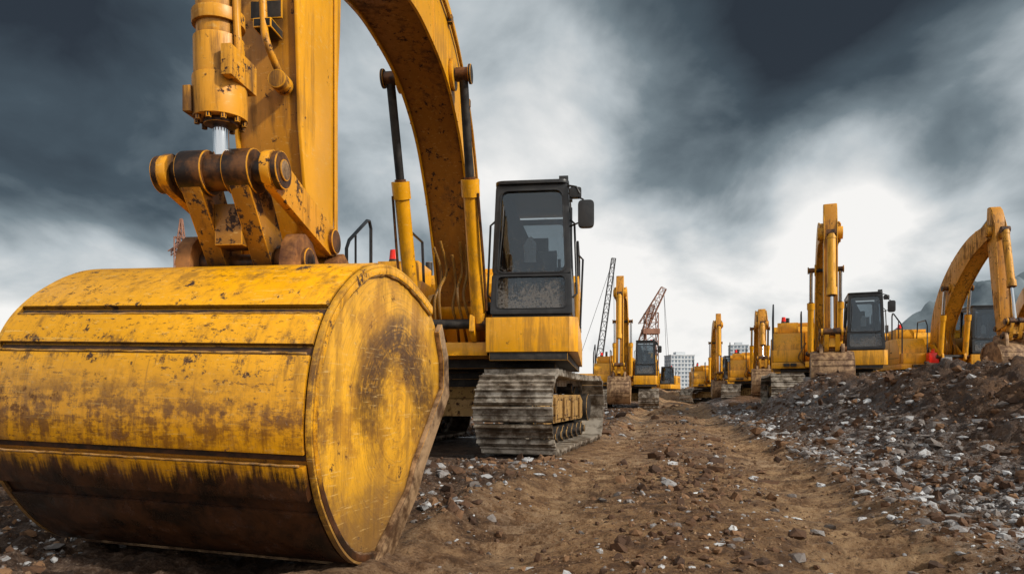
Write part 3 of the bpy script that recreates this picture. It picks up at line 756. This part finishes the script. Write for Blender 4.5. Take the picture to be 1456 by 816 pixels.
gc=T.mix(T.mr(n3,.38,.62),(.07,.064,.062),(.40,.40,.41))
c=T.mix(T.m('MULTIPLY',T.m('MULTIPLY',sp.outputs[1],T.mr(n2,.46,.57)),.75),c,gc)
c=T.mix(T.m('MULTIPLY',T.mr(n3,.56,.66),.7),c,T.mix(n2,(.26,.15,.08),(.52,.39,.26)))
c=T.mix(T.m('MULTIPLY',T.mr(n3,.45,.34),.8),c,(.018,.010,.006))
wet=T.m('MULTIPLY',T.mr(T.noise(tc,1.1,8,.7),.52,.60),T.m('SUBTRACT',1.0,T.m('MULTIPLY',sp.outputs[0],.4)))
c=T.mix(T.m('MULTIPLY',wet,.50),c,(.034,.017,.009))
finish(T,b,c,T.m('SUBTRACT',T.m('ADD',.60,T.m('MULTIPLY',n2,.4)),T.m('MULTIPLY',wet,.40),clamp=True),0,T.m('ADD',T.m('MULTIPLY',n2,1.0),T.m('MULTIPLY',n3,.6)),1.0,.06,.4)
M['dirt']=m; me.materials.append(m)
put(me,'dirt_ground')

ph=(1+5**.5)/2
ICO=np.array([(-1,ph,0),(1,ph,0),(-1,-ph,0),(1,-ph,0),(0,-1,ph),(0,1,ph),(0,-1,-ph),(0,1,-ph),(ph,0,-1),(ph,0,1),(-ph,0,-1),(-ph,0,1)])/1.9
ICF=np.array([(0,11,5),(0,5,1),(0,1,7),(0,7,10),(0,10,11),(1,5,9),(5,11,4),(11,10,2),(10,7,6),(7,1,8),(3,9,4),(3,4,2),(3,2,6),(3,6,8),(3,8,9),(4,9,5),(2,4,11),(6,2,10),(8,6,7),(9,8,1)])
def scatter(name,pts,size,mat,flatness,jit,smooth=False):
    n=len(pts); z=height(pts[:,0],pts[:,1])
    size=np.minimum(size,.012+.0085*pts[:,1])
    vs=ICO[None]*(1+jit*rng.uniform(-1,1,(n,12,1)))+.12*rng.normal(0,1,(n,12,3))*jit
    sc=np.stack([rng.uniform(.6,1.5,n),rng.uniform(.45,1.0,n),rng.uniform(flatness*.5,flatness*1.3,n)],-1)*size[:,None]
    vs=vs*sc[:,None,:]
    a=rng.uniform(0,2*np.pi,n);t=rng.normal(0,.45,n)
    c,s_=np.cos(t)[:,None],np.sin(t)[:,None]
    y=vs[...,1]*c-vs[...,2]*s_; zz=vs[...,1]*s_+vs[...,2]*c
    c,s_=np.cos(a)[:,None],np.sin(a)[:,None]
    x2=vs[...,0]*c-y*s_; y2=vs[...,0]*s_+y*c
    out=np.stack([x2+pts[:,0:1],y2+pts[:,1:2],zz+z[:,None]+(.15*size*flatness)[:,None]],-1).reshape(-1,3)
    F=(ICF[None]+12*np.arange(n)[:,None,None]).reshape(-1,3)
    me=npmesh(name,out,F,smooth)
    at=me.attributes.new('tint','FLOAT','POINT'); at.data.foreach_set('value',np.repeat(rng.uniform(0,1,n),12).astype(np.float32))
    me.materials.append(mat); return put(me,name)
def stone_mat(name,stops,rough=.8,dirt=(.10,.055,.032)):
    m,T,b=newmat(name); at=T.n('ShaderNodeAttribute',attribute_name='tint'); tc=T.n('ShaderNodeTexCoord').outputs['Object']
    nn=T.noise(tc,22,8,.75)
    c=T.ramp(T.m('ADD',T.m('MULTIPLY',at.outputs['Fac'],.8),T.m('MULTIPLY',nn,.2)),stops)
    c=T.mix(T.mr(nn,.50,.62),c,dirt)
    finish(T,b,c,rough,0,nn,.6,.015); return m
SM=stone_mat('broken_stone',[(0,(.08,.065,.055)),(.30,(.19,.165,.15)),(.6,(.31,.305,.305)),(.84,(.50,.51,.52)),(1,(.82,.84,.84))])
CL=stone_mat('soil_clod',[(0,(.030,.014,.007)),(.5,(.10,.047,.021)),(1,(.27,.145,.068))],.9,(.065,.032,.016))
def sample(n,ylo,yhi,f):
    out=np.zeros((0,2))
    while len(out)<n:
        y=ylo*(yhi/ylo)**rng.uniform(0,1,n*3); x=-4+rng.uniform(0,1,n*3)*(y*.95+8)
        oo=road_o(x,y); keep=rng.uniform(0,1,n*3)<f(x,y,oo)
        keep&=~((np.abs(x+1.2)<.85)&(np.abs(y-3.3)<.7)); keep&=~((np.abs(x+.2)<1.9)&(np.abs(y-10.1)<2.1))
        out=np.concatenate([out,np.stack([x[keep],y[keep]],-1)])
    return out[:n]
inrut=lambda o:np.exp(-((np.abs(o)-.90)/.30)**2)
dens=lambda x,y,o:np.clip(.09+1.0*ss(1.1,1.6,o)*(1-.92*ss(2.0,3.0,o))*(.45+ss(-.25,.2,fbm(x*.9,y*.9,3,300)))+.26*ss(1.0,1.6,-o)*(.3+ss(-.1,.3,fbm(x*1.1,y*1.1,3,305))),0,1)*(1-.75*inrut(o))
P=sample(22000,1.9,34,dens); sz=np.clip(.0064*np.exp(rng.normal(0,.85,len(P)))*(1+P[:,1]*.07),.003,.10)
scatter('rubble_stones',P,sz,SM,.6,.4)
oo=lambda x,y,o:ss(1.2,1.9,o)*(1-ss(3.0,4.2,o))
P=sample(340,5,26,oo); sz=np.clip(.042*np.exp(rng.normal(0,.6,len(P))),.03,.19)
scatter('concrete_rubble',P,sz,SM,.5,.45)
P=sample(28000,1.8,28,lambda x,y,o:np.clip(.22+ss(1.1,1.7,np.abs(o))+.3*np.exp(-(o/.35)**2),0,1)*(.25+.75*ss(-.2,.3,fbm(x*1.3,y*1.3,3,310)))*(1-.8*inrut(o)))
sz=np.clip(.0092*np.exp(rng.normal(0,.80,len(P)))*(1+P[:,1]*.06),.004,.13)
scatter('soil_clods',P,sz,CL,.8,.4)
P=sample(26000,1.8,13,lambda x,y,o:(.35+.65*ss(.0,.3,fbm(x*1.6,y*1.6,3,330)))*(1-.4*inrut(o)))
sz=np.clip(.0042*np.exp(rng.normal(0,.5,len(P)))*(1+P[:,1]*.06),.002,.02)
scatter('soil_crumbs',P,sz,stone_mat('soil_crumb',[(0,(.035,.018,.010)),(.5,(.16,.085,.042)),(.9,(.36,.23,.13)),(1,(.6,.55,.5))],.9),.8,.4)

# ------------------------------------------------------------------ far setting
def mountain():
    n=200; us=np.linspace(-.2,2.4,n)
    V=[];F=[]
    for j in range(16):
        v=j/15
        for i,u in enumerate(us):
            y=2600+500*v; x=1000+u*1500
            env=math.exp(-((u-.74)/.32)**2)*1.0+.85*math.exp(-((u-1.45)/.5)**2)+.12
            z=v**.8*env*(450+130*float(fbm(np.array([u*6.]),np.array([v*1.5]),5,400)[0]))
            V.append((x,y,z-6))
    for j in range(15):
        for i in range(n-1): F.append((j*n+i,j*n+i+1,(j+1)*n+i+1,(j+1)*n+i))
    me=npmesh('mountain',np.array(V),np.array(F),True); me.materials.append(M['mount']); put(me,'mountain')
mountain()
def building(name,x,y,w,d,h,fl,co,rz=0):
    r=empty(name,(x,y,0),rz); b=MB(); b.bx(-w/2,w/2,-d/2,d/2,0,h); b.bx(-w/2-.3,w/2+.3,-d/2-.3,d/2+.3,h,h+.8); b.bx(-w/5,w/5,-d/5,d/5,h+.8,h+3.5)
    for f in range(1,fl): b.bx(-w/2-.25,w/2+.25,-d/2-.25,d/2+.25,f*h/fl-.2,f*h/fl+.1)
    b.obj('walls',['concrete'],r)
    g=MB(); fh=h/fl
    for f in range(fl):
        for c in range(co):
            cw=w/co; x0=-w/2+c*cw+cw*.2; g.bx(x0,x0+cw*.6,-d/2-.1,-d/2+.2,f*fh+fh*.3,f*fh+fh*.85)
        for c in range(max(2,co//2)):
            cw=d/max(2,co//2); y0=-d/2+c*cw+cw*.2; g.bx(-w/2-.1,-w/2+.2,y0,y0+cw*.6,f*fh+fh*.3,f*fh+fh*.85)
    g.obj('windows',['window'],r)
building('apartment_tower',147,600,21,18,34,10,7,.1)
building('apartment_tower',166,640,10,14,22,6,4,.1)
building('apartment_tower',232,700,18,16,50,14,5,-.2)
building('office_building',204,680,14,14,26,7,5,.1)
building('office_building',243,660,20,16,32,9,6,.15)
building('apartment_tower',188,760,14,14,34,10,5,.2)
def lattice(b,p0,p1,w0,w1,n,r):
    p0=Vector(p0);p1=Vector(p1);d=(p1-p0).normalized();a=d.cross(Vector((0,1,0)) if abs(d.y)<.8 else Vector((1,0,0))).normalized();c=d.cross(a)
    def cor(t,k): 
        w=(w0+(w1-w0)*t)/2; s=[(1,1),(1,-1),(-1,-1),(-1,1)][k%4]; return p0+(p1-p0)*t+a*w*s[0]+c*w*s[1]
    for k in range(4):
        b.cyl(cor(0,k),cor(1,k),r*1.4,n=5)
        for i in range(n):
            t0=i/n;t1=(i+1)/n
            b.cyl(cor(t0,k),cor(t1,k+1) ,r,n=4); b.cyl(cor(t1,k),cor(t1,k+1),r,n=4)
r=empty('tower_crane',(22.0,108,0)); b=MB()
lattice(b,(0,0,0),(0,0,13.5),1.9,1.9,9,.06); lattice(b,(-1.2,0,11.5),(1.9,-.5,17.4),1.6,.8,6,.05); b.bx(-1.4,1.2,-1,1,10.2,11.0)
lattice(b,(-1.6,0,9),(.3,0,14.8),.8,.6,6,.05)
b.obj('mast',['crane_red'],r)
b=MB(); b.cyl((1.9,-.5,17.2),(2.4,-.5,4),.03,n=5); b.cyl((1.9,-.5,17.2),(3.0,-.5,2),.03,n=5); b.cyl((-1.2,0,12),(1.9,-.5,17.4),.03,n=5); b.obj('hoist_cables',['crane_dark'],r)
r=empty('crawler_crane',(11.0,90,0)); b=MB(); lattice(b,(0,0,2),(2.4,0,18.6),.9,.5,14,.04); b.mi=1
b.cyl((2.4,0,18.6),(-2.5,1,4),.03,n=5); b.cyl((2.4,0,18.6),(2.5,0,6),.03,n=5)
b.mi=2; b.bx(-3,1.4,-1.5,1.5,1.2,3.4); b.mi=0; b.bx(-2.4,1.8,-1.8,1.8,0,1.1); b.obj('crane_body',['crane_dark','crane_dark','crane_yel'],r)
r=empty('tower_crane',(-62,128,0)); b=MB(); lattice(b,(0,0,0),(0,0,30),1.8,1.8,18,.09); lattice(b,(0,0,28.5),(0,0,33.5),1.2,.3,3,.09); lattice(b,(-2,0,27),(1,0,29),1,.8,4,.08); b.obj('mast',['crane_red'],r)

# ------------------------------------------------------------------ world
w=bpy.data.worlds.new('World'); S.world=w; w.use_nodes=True; T=NT(w.node_tree); w.node_tree.nodes.clear()
sunv=Vector((.76,-.48,.60)).normalized()
out=T.n('ShaderNodeOutputWorld'); sky=T.n('ShaderNodeTexSky',sky_type='NISHITA'); sky.sun_disc=False
sky.sun_elevation=math.asin(sunv.z); sky.sun_rotation=math.atan2(sunv.x,sunv.y); sky.dust_density=2
bg1=T.n('ShaderNodeBackground'); bg1.inputs[1].default_value=.07; T.L.new(sky.outputs[0],bg1.inputs[0])
tc=T.n('ShaderNodeTexCoord').outputs['Generated']
sp=T.n('ShaderNodeSeparateXYZ'); T.put(sp.inputs[0],tc); z=T.m('MAXIMUM',sp.outputs[2],0.0)
den=T.m('ADD',z,.42)
cv=T.n('ShaderNodeCombineXYZ'); T.put(cv.inputs[0],T.m('DIVIDE',sp.outputs[0],den)); T.put(cv.inputs[1],T.m('DIVIDE',sp.outputs[1],den))
cvv=cv.outputs[0]
n1=T.noise(T.mapping(cvv,(1.0,1.0,1),(2.3,.4,0)),1.5,4,.5,.4)
n2=T.noise(T.mapping(cvv,(1.2,1.0,1),(7.3,3.4,2)),3.0,9,.53,.25)
val=T.m('ADD',T.m('MULTIPLY',T.m('SUBTRACT',n1,.5),1.15),T.m('MULTIPLY',T.m('SUBTRACT',n2,.5),.95))
val=T.m('ADD',val,T.mr(z,0,.52,.88,.42,False))
def blob(v,rad,amp):
    global val
    v=Vector(v).normalized(); dp=T.n('ShaderNodeVectorMath',operation='DOT_PRODUCT'); T.put(dp.inputs[0],tc); dp.inputs[1].default_value=v
    val=T.m('ADD',val,T.mr(dp.outputs['Value'],math.cos(math.radians(rad)),1,0,amp))
def px(u,v_): return ((u-728)/970,1,(560-v_)/970)
blob(px(1120,60),17,-.42); blob(px(1330,10),13,-.36); blob(px(1440,290),9,-.40); blob(px(1250,300),7,-.15); blob(px(1330,185),12,.60); blob(px(1180,250),8,.28)
blob(px(130,190),17,-.36); blob(px(20,120),14,-.12); blob(px(900,330),18,.30); blob(px(60,350),13,.20); blob(px(620,60),13,.06); blob(px(780,150),9,.02)
blob((.3,-1,.8),85,.46)  # unseen sky behind the camera, brightened to add fill light
cc=T.ramp(val,[(0,(.022,.028,.035)),(.25,(.056,.078,.094)),(.48,(.185,.23,.255)),(.70,(.50,.55,.575)),(1,(.97,.955,.93))])
bg2=T.n('ShaderNodeBackground'); T.put(bg2.inputs[0],cc); bg2.inputs[1].default_value=1.02
mx=T.n('ShaderNodeMixShader'); mx.inputs[0].default_value=.92; T.L.new(bg1.outputs[0],mx.inputs[1]); T.L.new(bg2.outputs[0],mx.inputs[2]); T.L.new(mx.outputs[0],out.inputs[0])
sl=bpy.data.lights.new('sun','SUN'); sl.energy=3.7; sl.angle=math.radians(4); sl.color=(1,.94,.84)
so=bpy.data.objects.new('sun',sl); S.collection.objects.link(so); so.rotation_euler=sunv.to_track_quat('Z','Y').to_euler()
# ------------------------------------------------------------------ camera
cam=bpy.data.cameras.new('camera'); co=bpy.data.objects.new('camera',cam); S.collection.objects.link(co); S.camera=co
co.location=(0,0,.75); co.rotation_euler=(math.radians(90),0,0); cam.sensor_width=36; cam.lens=24; cam.shift_y=.1044; cam.clip_start=.05; cam.clip_end=8000
S.view_settings.view_transform='Standard'; S.view_settings.look='None'; S.view_settings.exposure=0
